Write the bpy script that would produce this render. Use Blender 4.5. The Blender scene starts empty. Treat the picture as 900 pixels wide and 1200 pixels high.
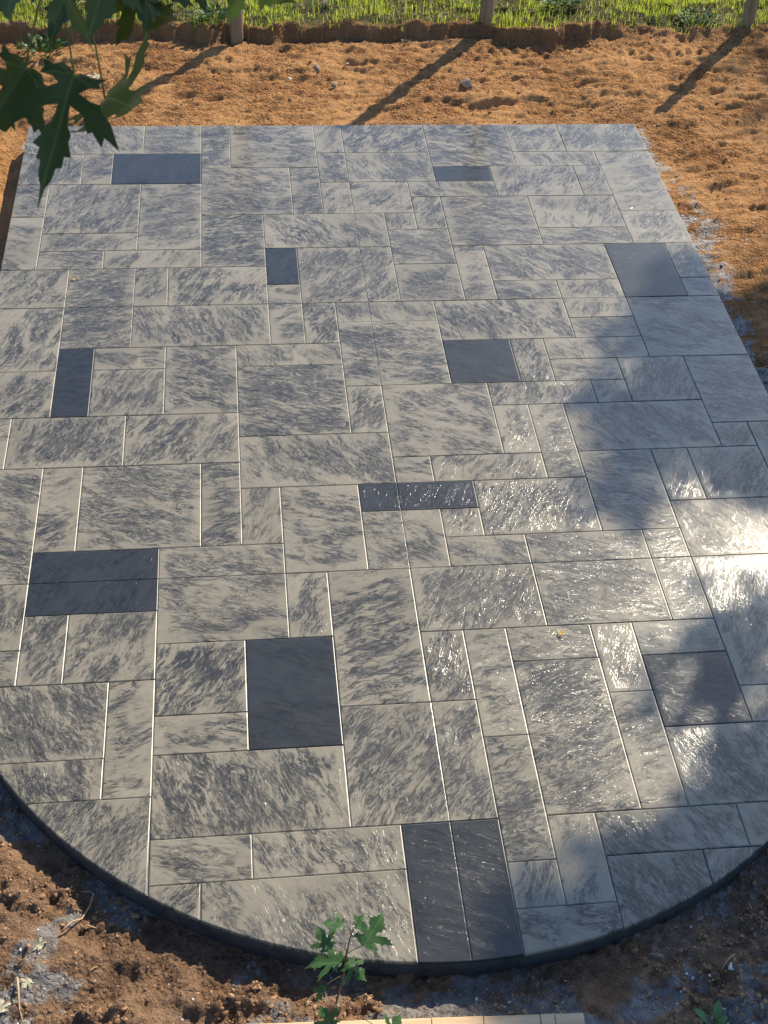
import bpy, bmesh, math, random
import numpy as np
from mathutils import Vector, Matrix
random.seed(7); rng = np.random.default_rng(11)
sc = bpy.context.scene; COL = sc.collection

# ------------------------------------------------------------------ camera
U = 0.1524                                   # one module of the stamped pattern (6 in)
F, PITCH, YAW, ROLL = 1488.96, 0.776173, -0.149329, -0.0682232
CAM = np.array([0.163494, 0.365092, 22.42665])*U
def cam_axes():
    ca, sa, cb, sb = math.cos(PITCH), math.sin(PITCH), math.cos(YAW), math.sin(YAW)
    cc, s_ = math.cos(ROLL), math.sin(ROLL)
    Rz = np.array([[cb, -sb, 0], [sb, cb, 0], [0, 0, 1]])
    r = np.array([1, 0, 0.]); f = np.array([0, ca, -sa]); d = np.array([0, -sa, -ca])
    r, d = r*cc+d*s_, d*cc-r*s_
    return Rz@r, Rz@d, Rz@f
CR, CD, CF = cam_axes()
cam = bpy.data.cameras.new('camera'); cam_o = bpy.data.objects.new('camera', cam); COL.objects.link(cam_o)
M = Matrix.Identity(4)
for i in range(3):
    M[i][0], M[i][1], M[i][2], M[i][3] = CR[i], -CD[i], -CF[i], CAM[i]
cam_o.matrix_world = M
cam.sensor_fit = 'VERTICAL'; cam.sensor_height = 36; cam.lens = F/1200*36
cam.clip_start = 0.05; cam.clip_end = 2000
cam.dof.use_dof = True; cam.dof.focus_distance = 5.0; cam.dof.aperture_fstop = 22
sc.camera = cam_o

# ------------------------------------------------------------------ sky, sun, exposure
SUN_AZ, SUN_EL = 50.5, 40.0                  # azimuth counted from +X towards +Y
sa_, se_ = math.radians(SUN_AZ), math.radians(SUN_EL)
SUN = Vector((math.cos(sa_)*math.cos(se_), math.sin(sa_)*math.cos(se_), math.sin(se_)))
w = bpy.data.worlds.new('World'); sc.world = w; w.use_nodes = True
nt = w.node_tree; bg = nt.nodes['Background']
sky = nt.nodes.new('ShaderNodeTexSky'); sky.sky_type = 'NISHITA'; sky.sun_disc = False
sky.sun_elevation = se_; sky.sun_rotation = math.radians(90-SUN_AZ)
sky.air_density = 1.0; sky.dust_density = 0.7; sky.ozone_density = 1.3
tn = nt.nodes.new('ShaderNodeMix'); tn.data_type = 'RGBA'; tn.blend_type = 'MULTIPLY'; tn.inputs[0].default_value = 1; tn.inputs[7].default_value = (.86, 1.0, 1.15, 1)
nt.links.new(sky.outputs[0], tn.inputs[6]); nt.links.new(tn.outputs[2], bg.inputs[0]); bg.inputs[1].default_value = 0.112
sl = bpy.data.lights.new('sun', 'SUN'); sl.energy = 5.0; sl.angle = math.radians(0.6); sl.color = (1.0, 0.885, 0.685)
so = bpy.data.objects.new('sun', sl); COL.objects.link(so); so.location = (6, 9, 9)
so.rotation_euler = SUN.to_track_quat('Z', 'Y').to_euler()
sc.view_settings.view_transform = 'Standard'; sc.view_settings.look = 'None'
sc.view_settings.exposure = 0.58; sc.view_settings.gamma = 1.0; sc.view_settings.use_curve_mapping = False

# ------------------------------------------------------------------ helpers
def at(px, py, z=0.0):
    """point of the place seen at photo pixel (900x1200) at height z"""
    D = CF+(px-450)/F*CR+(py-600)/F*CD
    return Vector(CAM+D*(z-CAM[2])/D[2])
def along(px, py, dist):
    D = CF+(px-450)/F*CR+(py-600)/F*CD
    return Vector(CAM+D*dist)
def tag(o, label=None, cat=None, group=None, kind=None):
    if label: o['label'] = label
    if cat: o['category'] = cat
    if group: o['group'] = group
    if kind: o['kind'] = kind
    return o
def link(name, me, mat=None, parent=None):
    o = bpy.data.objects.new(name, me); COL.objects.link(o)
    if mat and me and not me.materials: me.materials.append(mat)
    if parent: o.parent = parent
    return o
def empty(name, loc):
    o = bpy.data.objects.new(name, None); COL.objects.link(o); o.location = loc; o.empty_display_size = .05
    return o
def pymesh(name, v, f, smooth=False):
    me = bpy.data.meshes.new(name); me.from_pydata([tuple(p) for p in v], [], f); me.update()
    if smooth: me.polygons.foreach_set('use_smooth', [True]*len(me.polygons))
    return me
def npmesh(name, v, tris, smooth=False):
    v = np.asarray(v, np.float32); tris = np.asarray(tris, np.int32); k = tris.shape[1]
    me = bpy.data.meshes.new(name); me.vertices.add(len(v)); me.vertices.foreach_set('co', v.ravel())
    me.loops.add(tris.size); me.loops.foreach_set('vertex_index', tris.ravel())
    me.polygons.add(len(tris)); me.polygons.foreach_set('loop_start', np.arange(len(tris))*k)
    me.update(calc_edges=True)
    if smooth: me.polygons.foreach_set('use_smooth', np.ones(len(tris), bool))
    return me
def tube_data(pts, rad, n=6, cap=True):
    pts = [Vector(p) for p in pts]; V = []; Fc = []
    if not hasattr(rad, '__len__'): rad = [rad]*len(pts)
    ref = Vector((0.31, 0.2, 0.93))
    for i, p in enumerate(pts):
        t = (pts[min(i+1, len(pts)-1)]-pts[max(i-1, 0)]).normalized()
        a = t.cross(ref)
        if a.length < .05: a = t.cross(Vector((1, 0, 0)))
        a.normalize(); b = t.cross(a)
        for k in range(n):
            an = 2*math.pi*k/n; V.append(p+(a*math.cos(an)+b*math.sin(an))*rad[i])
    for i in range(len(pts)-1):
        for k in range(n):
            k2 = (k+1) % n; Fc.append((i*n+k, i*n+k2, (i+1)*n+k2, (i+1)*n+k))
    if cap:
        Fc.append(tuple(range(n-1, -1, -1))); Fc.append(tuple((len(pts)-1)*n+k for k in range(n)))
    return V, Fc
def tubes(name, lst, smooth=True):
    V = []; Fc = []
    for pts, rad, n in lst:
        v, f = tube_data(pts, rad, n); o = len(V); V += v; Fc += [tuple(i+o for i in q) for q in f]
    return pymesh(name, V, Fc, smooth)
def bez(p0, p1, p2, n=6):
    p0, p1, p2 = Vector(p0), Vector(p1), Vector(p2)
    return [p0*(1-t)**2+p1*2*t*(1-t)+p2*t*t for t in [i/n for i in range(n+1)]]
# numpy noise
def _h(ix, iy, s):
    n = (ix.astype(np.int64)*374761393+iy.astype(np.int64)*668265263+s*1442695041) & 0x7fffffff
    n = ((n ^ (n >> 13))*1274126177) & 0x7fffffff
    return ((n ^ (n >> 16)) & 0xffff)/65535.0
def vn(x, y, s=0):
    xi = np.floor(x); yi = np.floor(y); fx = x-xi; fy = y-yi
    fx = fx*fx*fx*(fx*(fx*6-15)+10); fy = fy*fy*fy*(fy*(fy*6-15)+10)
    a = _h(xi, yi, s); b = _h(xi+1, yi, s); c = _h(xi, yi+1, s); d = _h(xi+1, yi+1, s)
    return (a+(b-a)*fx)*(1-fy)+(c+(d-c)*fx)*fy
def fbm(x, y, s=0, o=4, g=.5):
    r = 0; a = 1; t = 0
    for k in range(o):
        ca, sa = math.cos(.6*k), math.sin(.6*k)
        r = r+a*vn((x*ca-y*sa)*2**k, (x*sa+y*ca)*2**k, s+k*17); t += a; a *= g
    return r/t
def sstep(a, b, x):
    t = np.clip((x-a)/(b-a), 0, 1); return t*t*(3-2*t)

# ------------------------------------------------------------------ materials
def mat(name):
    m = bpy.data.materials.new(name); m.use_nodes = True
    return m, m.node_tree, m.node_tree.nodes['Principled BSDF']
class N:
    def __init__(s, nt): s.t = nt
    def node(s, typ, **kw):
        n = s.t.nodes.new(typ)
        for k, v in kw.items(): setattr(n, k, v)
        return n
    def put(s, sock, v):
        if hasattr(v, 'is_output') or isinstance(v, bpy.types.NodeSocket): s.t.links.new(v, sock)
        else: sock.default_value = v
    def math(s, op, a, b=0.0, c=None, clamp=False):
        n = s.node('ShaderNodeMath', operation=op, use_clamp=clamp); s.put(n.inputs[0], a); s.put(n.inputs[1], b)
        if c is not None: s.put(n.inputs[2], c)
        return n.outputs[0]
    def mix(s, f, a, b, typ='MIX'):
        n = s.node('ShaderNodeMix', data_type='RGBA', blend_type=typ)
        s.put(n.inputs[0], f); s.put(n.inputs[6], a); s.put(n.inputs[7], b); return n.outputs[2]
    def ramp(s, x, a, b, lo=0.0, hi=1.0, smooth=True):
        n = s.node('ShaderNodeMapRange'); n.interpolation_type = 'SMOOTHSTEP' if smooth else 'LINEAR'
        s.put(n.inputs[0], x); s.put(n.inputs[1], a); s.put(n.inputs[2], b); s.put(n.inputs[3], lo); s.put(n.inputs[4], hi)
        return n.outputs[0]
    def noise(s, vec, scale, detail=4, rough=.5, dist=0.0):
        n = s.node('ShaderNodeTexNoise'); s.put(n.inputs['Vector'], vec); s.put(n.inputs['Scale'], scale)
        n.inputs['Detail'].default_value = detail; n.inputs['Roughness'].default_value = rough
        n.inputs['Distortion'].default_value = dist; return n.outputs[0]
    def vmul(s, v, k):
        n = s.node('ShaderNodeVectorMath', operation='MULTIPLY'); s.put(n.inputs[0], v); s.put(n.inputs[1], k); return n.outputs[0]
    def vadd(s, v, k):
        n = s.node('ShaderNodeVectorMath', operation='ADD'); s.put(n.inputs[0], v); s.put(n.inputs[1], k); return n.outputs[0]
    def attr(s, name, typ='OBJECT'):
        n = s.node('ShaderNodeAttribute', attribute_name=name, attribute_type=typ); return n.outputs['Fac']
    def obj(s): return s.node('ShaderNodeTexCoord').outputs['Object']
    def pos(s): return s.node('ShaderNodeNewGeometry').outputs['Position']
    def isl(s): return s.node('ShaderNodeNewGeometry').outputs['Random Per Island']
    def bump(s, h, dist, strength=1.0, nrm=None):
        n = s.node('ShaderNodeBump'); s.put(n.inputs['Height'], h); n.inputs['Distance'].default_value = dist
        n.inputs['Strength'].default_value = strength
        if nrm is not None: s.put(n.inputs['Normal'], nrm)
        return n.outputs[0]
def rgb(r, g, b): return (r, g, b, 1)

def tile_material():
    m, t, b = mat('stamped_stone'); n = N(t)
    co = n.obj(); seed = n.attr('seed'); ang = n.attr('streak'); dark = n.attr('dark')
    hx = n.attr('hx'); hy = n.attr('hy')
    rot = n.node('ShaderNodeVectorRotate', rotation_type='Z_AXIS')
    n.put(rot.inputs['Vector'], co); n.put(rot.inputs['Angle'], n.math('MULTIPLY', ang, -1.0))
    off = n.node('ShaderNodeCombineXYZ'); n.put(off.inputs[0], n.math('MULTIPLY', seed, 37.0)); n.put(off.inputs[1], n.math('MULTIPLY', seed, 91.0)); n.put(off.inputs[2], n.math('MULTIPLY', seed, 13.0))
    v = n.vadd(rot.outputs[0], off.outputs[0])
    # warp so that the flakes wander
    wn = n.node('ShaderNodeTexNoise'); n.put(wn.inputs['Vector'], v); wn.inputs['Scale'].default_value = 6; wn.inputs['Detail'].default_value = 4
    wv = n.vmul(n.vadd(wn.outputs['Color'], (-.5, -.5, -.5)), (.075, .075, .0))
    sc_ = n.node('ShaderNodeVectorMath', operation='SCALE'); n.put(sc_.inputs[0], n.vadd(v, wv)); n.put(sc_.inputs['Scale'], n.attr('grainscale'))
    vw = sc_.outputs[0]
    s1 = n.noise(n.vmul(vw, (17.0, 58.0, 1)), 1.0, 5, .68, .8)
    s2 = n.noise(n.vmul(vw, (48.0, 150.0, 1)), 1.0, 3, .65, .3)
    patch = n.noise(n.vmul(v, (5.5, 10.0, 1)), 1.0, 4, .6, .8)
    sep = n.node('ShaderNodeSeparateXYZ'); n.put(sep.inputs[0], co)
    ex = n.math('SUBTRACT', hx, n.math('ABSOLUTE', sep.outputs[0])); ey = n.math('SUBTRACT', hy, n.math('ABSOLUTE', sep.outputs[1]))
    edge = n.math('MINIMUM', ex, ey)
    ed = n.ramp(edge, 0.0, 0.06, -.055, 0.02)
    amt = n.attr('amount')
    val = n.math('ADD', n.math('ADD', n.math('MULTIPLY', s1, .62), n.math('MULTIPLY', s2, .38)), n.math('ADD', n.math('MULTIPLY', n.math('SUBTRACT', patch, .5), .46), n.math('ADD', ed, amt)))
    # thin dark streak creases with painted shadow, flakes, and a soft grey wash
    s3 = n.noise(n.vmul(vw, (8.0, 34.0, 1)), 1.0, 6, .68, 1.1)
    def ledge_shade(x, c, w0, w1):      # release pigment plus painted shadow: dark on the low side, crisp at the lip
        return n.math('MULTIPLY', n.ramp(x, c-w0, c, 0, 1), n.ramp(x, c, c+w1, 1, 0))
    pres = n.ramp(n.math('ADD', patch, n.math('MULTIPLY', n.math('ADD', ed, amt), 1.6)), .34, .54)
    brk = n.ramp(s2, .36, .50, .45, 1)
    fl = n.attr('flaky')
    l3 = n.math('MULTIPLY', n.math('MULTIPLY', ledge_shade(s3, .53, .085, .008), pres), brk)
    l1 = n.math('MULTIPLY', n.math('MULTIPLY', ledge_shade(s1, .56, .080, .010), n.ramp(pres, 0, 1, .25, 1)), n.math('MULTIPLY', brk, fl))
    s4 = n.noise(n.vmul(vw, (3.2, 15.0, 1)), 1.0, 5, .62, 1.0)
    gouge = n.math('MULTIPLY', ledge_shade(s4, .5, .045, .006), n.ramp(patch, .46, .56))
    spot = n.math('MULTIPLY', n.ramp(patch, .60, .70), n.ramp(s2, .36, .58, .2, .9))
    tone = n.ramp(n.noise(n.vmul(v, (11, 19, 1)), 1.0, 3, .6), .36, .60, .35, .95)
    flake = n.math('MULTIPLY', n.math('MULTIPLY', n.ramp(val, .515, .560), n.ramp(s2, .36, .54, .25, 1)), n.math('MULTIPLY', tone, fl))
    mask = n.math('MAXIMUM', n.math('MAXIMUM', l3, l1), n.math('MAXIMUM', n.math('MAXIMUM', gouge, spot), flake))
    soft = n.ramp(n.math('ADD', val, n.math('MULTIPLY', n.math('SUBTRACT', s3, .5), .3)), .42, .64)
    tint = n.noise(n.vmul(v, (3, 3, 1)), 1.0, 4, .6)
    beige = n.mix(n.ramp(tint, .3, .7), rgb(.198, .174, .125), rgb(.262, .231, .169))
    grain = n.noise(co, 420.0, 3, .6)
    beige = n.mix(n.math('MULTIPLY', n.ramp(grain, .35, .7), .22), beige, rgb(.16, .148, .125))
    beige = n.mix(n.math('MULTIPLY', soft, .46), beige, rgb(.086, .084, .077))
    dk = n.mix(n.ramp(s2, .35, .65), rgb(.004, .0045, .005), rgb(.017, .018, .018))
    col = n.mix(n.math('MULTIPLY', mask, .95), beige, dk)
    dcol = n.mix(n.ramp(n.math('ADD', n.math('MULTIPLY', s1, .5), n.math('MULTIPLY', s3, .5)), .40, .60), rgb(.026, .026, .022), rgb(.005, .005, .004))
    dcol = n.mix(n.math('MULTIPLY', mask, .7), dcol, rgb(.007, .0075, .008))
    dcol = n.mix(n.math('MULTIPLY', n.ramp(n.noise(co, 160.0, 3, .6), .6, .75), .35), dcol, rgb(.06, .062, .062))
    dcol = n.mix(n.ramp(grain, .50, .66, 0, .6), dcol, rgb(.055, .056, .052))
    dcol = n.mix(n.math('MULTIPLY', n.ramp(n.math('ADD', patch, n.math('MULTIPLY', s3, .4)), .60, .85), .55), dcol, rgb(.036, .038, .038))
    col = n.mix(dark, col, dcol)
    t.links.new(col, b.inputs['Base Color'])
    h1 = n.math('ADD', n.math('ADD', n.math('MULTIPLY', s1, -.35), n.math('MULTIPLY', n.ramp(s3, .47, .53), .42)), n.math('ADD', n.math('MULTIPLY', n.ramp(s1, .50, .56), .22), n.math('MULTIPLY', n.ramp(s4, .47, .51), .35)))
    hh = n.math('ADD', h1, n.math('MULTIPLY', s2, -.35))
    und = n.noise(n.vmul(v, (7, 14, 1)), 1.0, 2, .5)
    flat = n.ramp(edge, .006, .02, .12, 1.0)
    nb = n.bump(n.math('MULTIPLY', n.math('ADD', hh, n.math('ADD', n.math('MULTIPLY', und, .2), n.math('MULTIPLY', grain, .30))), flat), .00026, 1.0)
    t.links.new(nb, b.inputs['Normal']); t.links.new(nb, b.inputs['Coat Normal'])
    wet = n.noise(n.pos(), 1.7, 3, .6)
    t.links.new(n.math('ADD', n.ramp(s2, .3, .7, .52, .66), n.ramp(wet, .35, .65, .05, -.05)), b.inputs['Roughness'])
    b.inputs['Specular IOR Level'].default_value = .03
    b.inputs['Coat Weight'].default_value = 1.0; b.inputs['Coat IOR'].default_value = 1.60
    t.links.new(n.ramp(edge, .002, .006, .34, .16), b.inputs['Coat Roughness'])
    return m

def soil_material():
    m, t, b = mat('clay_soil'); n = N(t); p = n.pos()
    n1 = n.noise(p, 2.2, 5, .6); n2 = n.noise(p, 26.0, 6, .72); n3 = n.noise(p, 150.0, 3, .75)
    sep = n.node('ShaderNodeSeparateXYZ'); n.put(sep.inputs[0], p)
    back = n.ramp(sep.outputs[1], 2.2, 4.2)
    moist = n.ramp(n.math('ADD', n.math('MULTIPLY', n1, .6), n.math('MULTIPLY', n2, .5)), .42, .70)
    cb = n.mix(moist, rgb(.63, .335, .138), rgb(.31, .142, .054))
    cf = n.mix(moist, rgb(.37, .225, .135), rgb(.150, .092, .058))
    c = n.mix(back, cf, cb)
    c = n.mix(n.ramp(n3, .50, .66, 0, .60), c, rgb(.10, .052, .027))  # moisture mottling and crevice shade between crumbs, painted in as dark noise flecks
    c = n.mix(n.ramp(n3, .28, .40, .40, 0), c, rgb(.56, .36, .20))
    sl = n.attr('slurry', 'GEOMETRY')
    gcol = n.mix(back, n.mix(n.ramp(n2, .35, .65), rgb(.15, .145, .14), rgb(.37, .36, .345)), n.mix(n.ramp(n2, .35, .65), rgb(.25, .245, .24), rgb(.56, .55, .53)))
    c = n.mix(n.ramp(n.math('ADD', n.math('ADD', sl, n.math('MULTIPLY', n.math('SUBTRACT', n2, .5), .9)), n.math('MULTIPLY', n.math('SUBTRACT', n3, .5), 1.1)), .46, .70, 0, .85), c, gcol)
    turf = n.attr('turf', 'GEOMETRY')
    tcol = n.mix(n.ramp(n2, .35, .65), rgb(.060, .085, .018), rgb(.16, .12, .06))
    c = n.mix(turf, c, tcol)
    bank = n.attr('bank', 'GEOMETRY')
    c = n.mix(n.math('MULTIPLY', bank, .7), c, n.mix(n2, rgb(.13, .075, .04), rgb(.28, .16, .085)))
    t.links.new(c, b.inputs['Base Color']); b.inputs['Roughness'].default_value = .95; b.inputs['Specular IOR Level'].default_value = .15
    vo = n.node('ShaderNodeTexVoronoi'); wv = n.node('ShaderNodeTexNoise'); n.put(wv.inputs['Vector'], p); wv.inputs['Scale'].default_value = 45; wv.inputs['Detail'].default_value = 2
    n.put(vo.inputs['Vector'], n.vadd(p, n.vmul(wv.outputs['Color'], (.022, .022, .022)))); vo.inputs['Scale'].default_value = 62
    cr = n.math('MULTIPLY', n.ramp(vo.outputs['Distance'], .1, .75, 1, 0), n.ramp(n1, .38, .58, .15, .9))
    h = n.math('ADD', n.math('ADD', n.math('MULTIPLY', n2, .8), n.math('MULTIPLY', n3, .55)), n.math('MULTIPLY', cr, .5))
    t.links.new(n.bump(h, .027, 1.0), b.inputs['Normal'])
    return m
def simple(name, c1, c2, scale=30, rough=.8, bump=.002, stretch=(1, 1, 1), spec=.3, island=False):
    m, t, b = mat(name); n = N(t)
    v = n.vmul(n.obj(), stretch); x = n.noise(v, scale, 5, .65)
    if island: x = n.math('ADD', n.math('MULTIPLY', x, .45), n.math('MULTIPLY', n.isl(), .55))
    t.links.new(n.mix(n.ramp(x, .28, .72), rgb(*c1), rgb(*c2)), b.inputs['Base Color'])
    b.inputs['Roughness'].default_value = rough; b.inputs['Specular IOR Level'].default_value = spec
    if bump: t.links.new(n.bump(n.noise(v, scale*2.5, 5, .7), bump), b.inputs['Normal'])
    return m
def leafy(name, c1, c2, trans=.35, veins=False, rough=.5):
    m, t, b = mat(name); n = N(t); out = t.nodes['Material Output']
    if veins:
        co = n.obj(); x = n.noise(co, 3.0, 3, .6)
        sep = n.node('ShaderNodeSeparateXYZ'); n.put(sep.inputs[0], co)
        ax = n.math('ABSOLUTE', sep.outputs[0]); y = sep.outputs[1]
        d0 = ax
        def lat(a):   # distance to a straight vein leaving the base at angle a from the midrib
            return n.math('ABSOLUTE', n.math('SUBTRACT', n.math('MULTIPLY', ax, math.cos(a)), n.math('MULTIPLY', y, math.sin(a))))
        d = n.math('MINIMUM', d0, n.math('MINIMUM', lat(1.0), lat(1.65)))
        vein = n.ramp(d, .004, .016, 1, 0)
    else:
        x = n.isl(); vein = None
    c = n.mix(n.ramp(x, .2, .8, smooth=False), rgb(*c1), rgb(*c2))
    if vein is not None: c = n.mix(n.math('MULTIPLY', vein, .55), c, rgb(c2[0]*2.2+.02, c2[1]*1.9+.02, c2[2]*2.0+.01))
    t.links.new(c, b.inputs['Base Color']); b.inputs['Roughness'].default_value = rough; b.inputs['Specular IOR Level'].default_value = .35
    tr = n.node('ShaderNodeBsdfTranslucent'); mx = n.node('ShaderNodeMixShader'); mx.inputs[0].default_value = trans
    t.links.new(n.mix(.5, c, rgb(c2[0]*1.6, c2[1]*1.5, c2[2])), tr.inputs[0])
    t.links.new(b.outputs[0], mx.inputs[1]); t.links.new(tr.outputs[0], mx.inputs[2]); t.links.new(mx.outputs[0], out.inputs[0])
    return m
MT = tile_material(); MS = soil_material()
MEDGE = simple('formed_concrete', (.030, .030, .031), (.070, .069, .067), 18, .75, .003)
MGROOVE = simple('joint_concrete', (.16, .16, .16), (.27, .265, .255), 60, .7, .001)
MPOST = simple('weathered_post', (.17, .115, .065), (.33, .25, .16), 26, .85, .003, (1, 1, .12))
MWIRE = simple('galvanised_wire', (.30, .30, .30), (.45, .45, .46), 40, .45, 0)
MBARK = simple('grey_bark', (.10, .085, .07), (.23, .20, .17), 22, .9, .006, (1, 1, .25))
MSTEM = simple('green_stem', (.10, .13, .03), (.18, .20, .06), 40, .6, 0)
MSAPST = simple('reddish_stem', (.09, .055, .03), (.15, .10, .05), 40, .7, 0)
MTWIG = simple('dry_twig', (.30, .20, .11), (.48, .36, .22), 40, .85, .001)
MSTONE = simple('field_stone', (.22, .15, .10), (.40, .31, .23), 22, .85, .003)
MPALE = simple('pale_stone', (.42, .36, .28), (.58, .52, .43), 40, .8, .001)
MCLOD = simple('soil_clod', (.20, .115, .062), (.36, .215, .120), 14, .95, .003, island=True)
MSPLAT = simple('dry_slurry', (.33, .325, .32), (.60, .59, .57), 20, .85, .002, island=True)
MBOARD = simple('tan_board', (.52, .35, .19), (.66, .47, .28), 9, .75, .0006, (.35, 5, 1))
MGRASS = leafy('grass_blade', (.17, .26, .022), (.42, .50, .07), .55)
MSTRAW = leafy('dead_grass', (.30, .24, .12), (.46, .38, .22), .2)
MWEED = leafy('weed_leaf', (.03, .07, .015), (.07, .14, .03), .3)
MLEAF = leafy('maple_leaf', (.028, .048, .005), (.046, .076, .010), .22, True, .45)
MLEAF2 = leafy('maple_leaf_pale', (.045, .080, .020), (.070, .115, .032), .30, True, .5)
MSAP = leafy('sapling_leaf', (.030, .075, .022), (.055, .125, .040), .3, True, .45)
MCROWN = leafy('crown_leaf', (.025, .06, .012), (.06, .11, .025), .15)
MDRY = leafy('dry_leaf', (.36, .34, .22), (.50, .48, .34), .2, True, .6)
MYEL = leafy('yellow_leaf', (.42, .26, .03), (.60, .42, .06), .2, True, .6)
MSPROUT = leafy('sprout_leaf', (.10, .20, .07), (.17, .30, .11), .3, False, .5)

# ------------------------------------------------------------------ patio outline
X0, X1, Y1 = -7.06*U, 15.0*U, 43.0*U
YC, XC, RC = 22.06*U, 3.97*U, 11.03*U
def slab_dist(x, y):
    dx = np.maximum(np.maximum(X0-x, x-X1), 0); dy = np.maximum(y-Y1, 0)
    inside = -np.minimum(np.minimum(x-X0, X1-x), Y1-y)
    box = np.where((dx > 0) | (dy > 0), np.hypot(dx, dy), inside)
    circ = np.hypot(x-XC, y-YC)-RC
    return np.where(y >= YC, box, circ)

# ------------------------------------------------------------------ ground (one sheet)
def bank_y(x): return 7.70+.20*(fbm(x*1.6, x*0+3.1, 5, 3)-.5)+.13*(fbm(x*8, x*0+1.7, 8, 3)-.5)
def height(x, y):
    d = slab_dist(x, y)
    front = 1-sstep(2.3, 3.6, y)                 # in front of the straight part
    right = sstep(X1-.3, X1+.02, x)*(1-front)
    left = sstep(-X0-.3, -X0+.02, -x)*(1-front)
    back = sstep(Y1-.2, Y1, y)
    z = np.full_like(x, -.070)
    z = z+back*(.028+.012*sstep(6.6, 7.5, y))
    z = z+right*.028*sstep(0, .35, d)-left*(.03+.05*(1-sstep(.08, .2, d)))
    # front: trench by the form, a heap behind it
    lum = fbm(x*3.1, y*3.1, 21, 3)
    z = z+front*(-.030*(1-sstep(.05, .16, d))+.040*sstep(.12, .30, d)*(lum*1.3-.25)+.012*sstep(.3, .8, d))
    # roughness
    lump = np.abs(fbm(x*7, y*7, 31, 4)-.5)*2
    lump2 = fbm(x*22, y*22, 37, 3)-.5; fine = fbm(x*70, y*70, 41, 2)-.5
    key = sstep(.02, .14, d)
    slm = slurry(x, y)
    crumb = np.maximum(fbm(x*38, y*38, 43, 3)-.48, 0)
    z = z+front*(.070*(.28-lump)*key+.040*lump2*(.3+key)+.018*fine+.09*crumb*sstep(.42, .6, fbm(x*5, y*5, 101, 3)))*(1-.55*slm)
    ridge = fbm(x*2.6+y*1.1, y*11-x*1.0, 51, 4)-.5
    rid2 = fbm(x*9+y*3, y*26-x*3, 57, 3)-.5
    mid = (1-front)
    z = z+mid*(.055*ridge+.046*rid2+.012*lump2+.010*fine+.020*crumb)*(.55+.45*sstep(.0, .25, d))+mid*right*slm*.02*crumb
    # furrow near the back right corner and wheel lug marks below the bank
    fy = 6.90+.05*np.sin(x*3.1)+.03*(vn(x*5, y*0, 3)-.5)
    z = z-.040*np.exp(-((y-fy)/.045)**2)*sstep(.9, 1.4, x)*(1-sstep(2.75, 3.0, x))*(.4+.8*vn(x*3, y*0+9, 4))
    z = z+.022*np.exp(-((y-fy-.10)/.05)**2)*sstep(1.0, 1.4, x)*(1-sstep(2.8, 3.1, x))
    ty = 7.50+.03*np.sin(x*1.3); band = np.exp(-((y-ty)/.07)**4)
    z = z+.009*band*np.sin((x+.35*y)*2*math.pi/.075)*sstep(1.0, 1.6, x)
    # turf bank
    by = bank_y(x); st = sstep(by-.03, by+.035, y)*(1-.72*sstep(2.2, 2.9, x))
    z = z+st*(.085+.03*(fbm(x*6, y*6, 61, 3)-.5))
    z = z+.02*np.exp(-((y-by)/.06)**2)*(fbm(x*16, y*16, 63, 3)-.35)
    z = z+sstep(8.2, 12, y)*.05
    z = np.where(d < -.03, -.16, z)
    far = sstep(15, 60, np.hypot(x, y-5))
    return z*(1-far)-.05*far
def slurry(x, y):
    d = slab_dist(x, y)
    front = 1-sstep(2.2, 3.2, y)
    a = sstep(.48, .62, fbm(x*3.4+2.2, y*3.4, 71, 5, .6))*front*(.65+.35*vn(x*9, y*9, 3))
    a = np.maximum(a, front*.45*sstep(.54, .66, fbm(x*2.2, y*2.2+5, 77, 4))*sstep(.9, 1.4, x))
    a = np.maximum(a, front*.55*(1-sstep(.08, .16, d))*sstep(.45, .6, fbm(x*4, y*4, 79, 3)))
    wd = .12+.36*fbm(x*2.3, y*2.3, 73, 3)*sstep(-.2, 1.0, 6.4-y)
    r = (1-sstep(wd*.15, wd*1.1, d))*sstep(X1-.35, X1-.05, x)*sstep(2.2, 3.2, y)*(.35+.55*sstep(.34, .60, fbm(x*11, y*11, 83, 4, .65)))
    bk = (1-sstep(.03, .10, d))*sstep(Y1-.05, Y1, y)*sstep(.42, .55, fbm(x*3.1, y*3.1, 75, 3))*.9
    return np.clip(np.maximum(a, np.maximum(r, bk)), 0, 1)
def lines(segs):
    out = []
    for a, b, s in segs: out.append(np.arange(a, b, s))
    return np.concatenate(out)
grow = lambda a, sgn: np.array([a+sgn*(.05*1.45**k) for k in range(1, 25)])
gx = lines([(-2.4, -1.5, .03), (-1.5, 3.9, .0115), (3.9, 5.0, .03)]); gy = lines([(.6, 1.3, .03), (1.3, 2.6, .0085), (2.6, 6.35, .0125), (6.35, 8.0, .0105), (8.0, 9.6, .03)])
gx = np.concatenate([grow(gx[0], -1)[::-1], gx, grow(gx[-1], 1)]); gy = np.concatenate([grow(gy[0], -1)[::-1], gy, grow(gy[-1], 1)])
GX, GY = np.meshgrid(gx, gy); fx_, fy_ = GX.ravel(), GY.ravel()
gz = height(fx_, fy_)
nx, ny = len(gx), len(gy)
idx = np.arange(nx*ny).reshape(ny, nx)
quads = np.stack([idx[:-1, :-1], idx[:-1, 1:], idx[1:, 1:], idx[1:, :-1]], -1).reshape(-1, 4)
gme = npmesh('ground', np.column_stack([fx_, fy_, gz]), quads, True)
def vattr(me, name, arr):
    a = me.attributes.new(name, 'FLOAT', 'POINT'); a.data.foreach_set('value', np.asarray(arr, np.float32))
by_ = bank_y(fx_)
vattr(gme, 'slurry', slurry(fx_, fy_)); vattr(gme, 'turf', sstep(.0, .06, fy_-by_-.02+.05*(fbm(fx_*12, fy_*12, 5, 2)-.5)))
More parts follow.
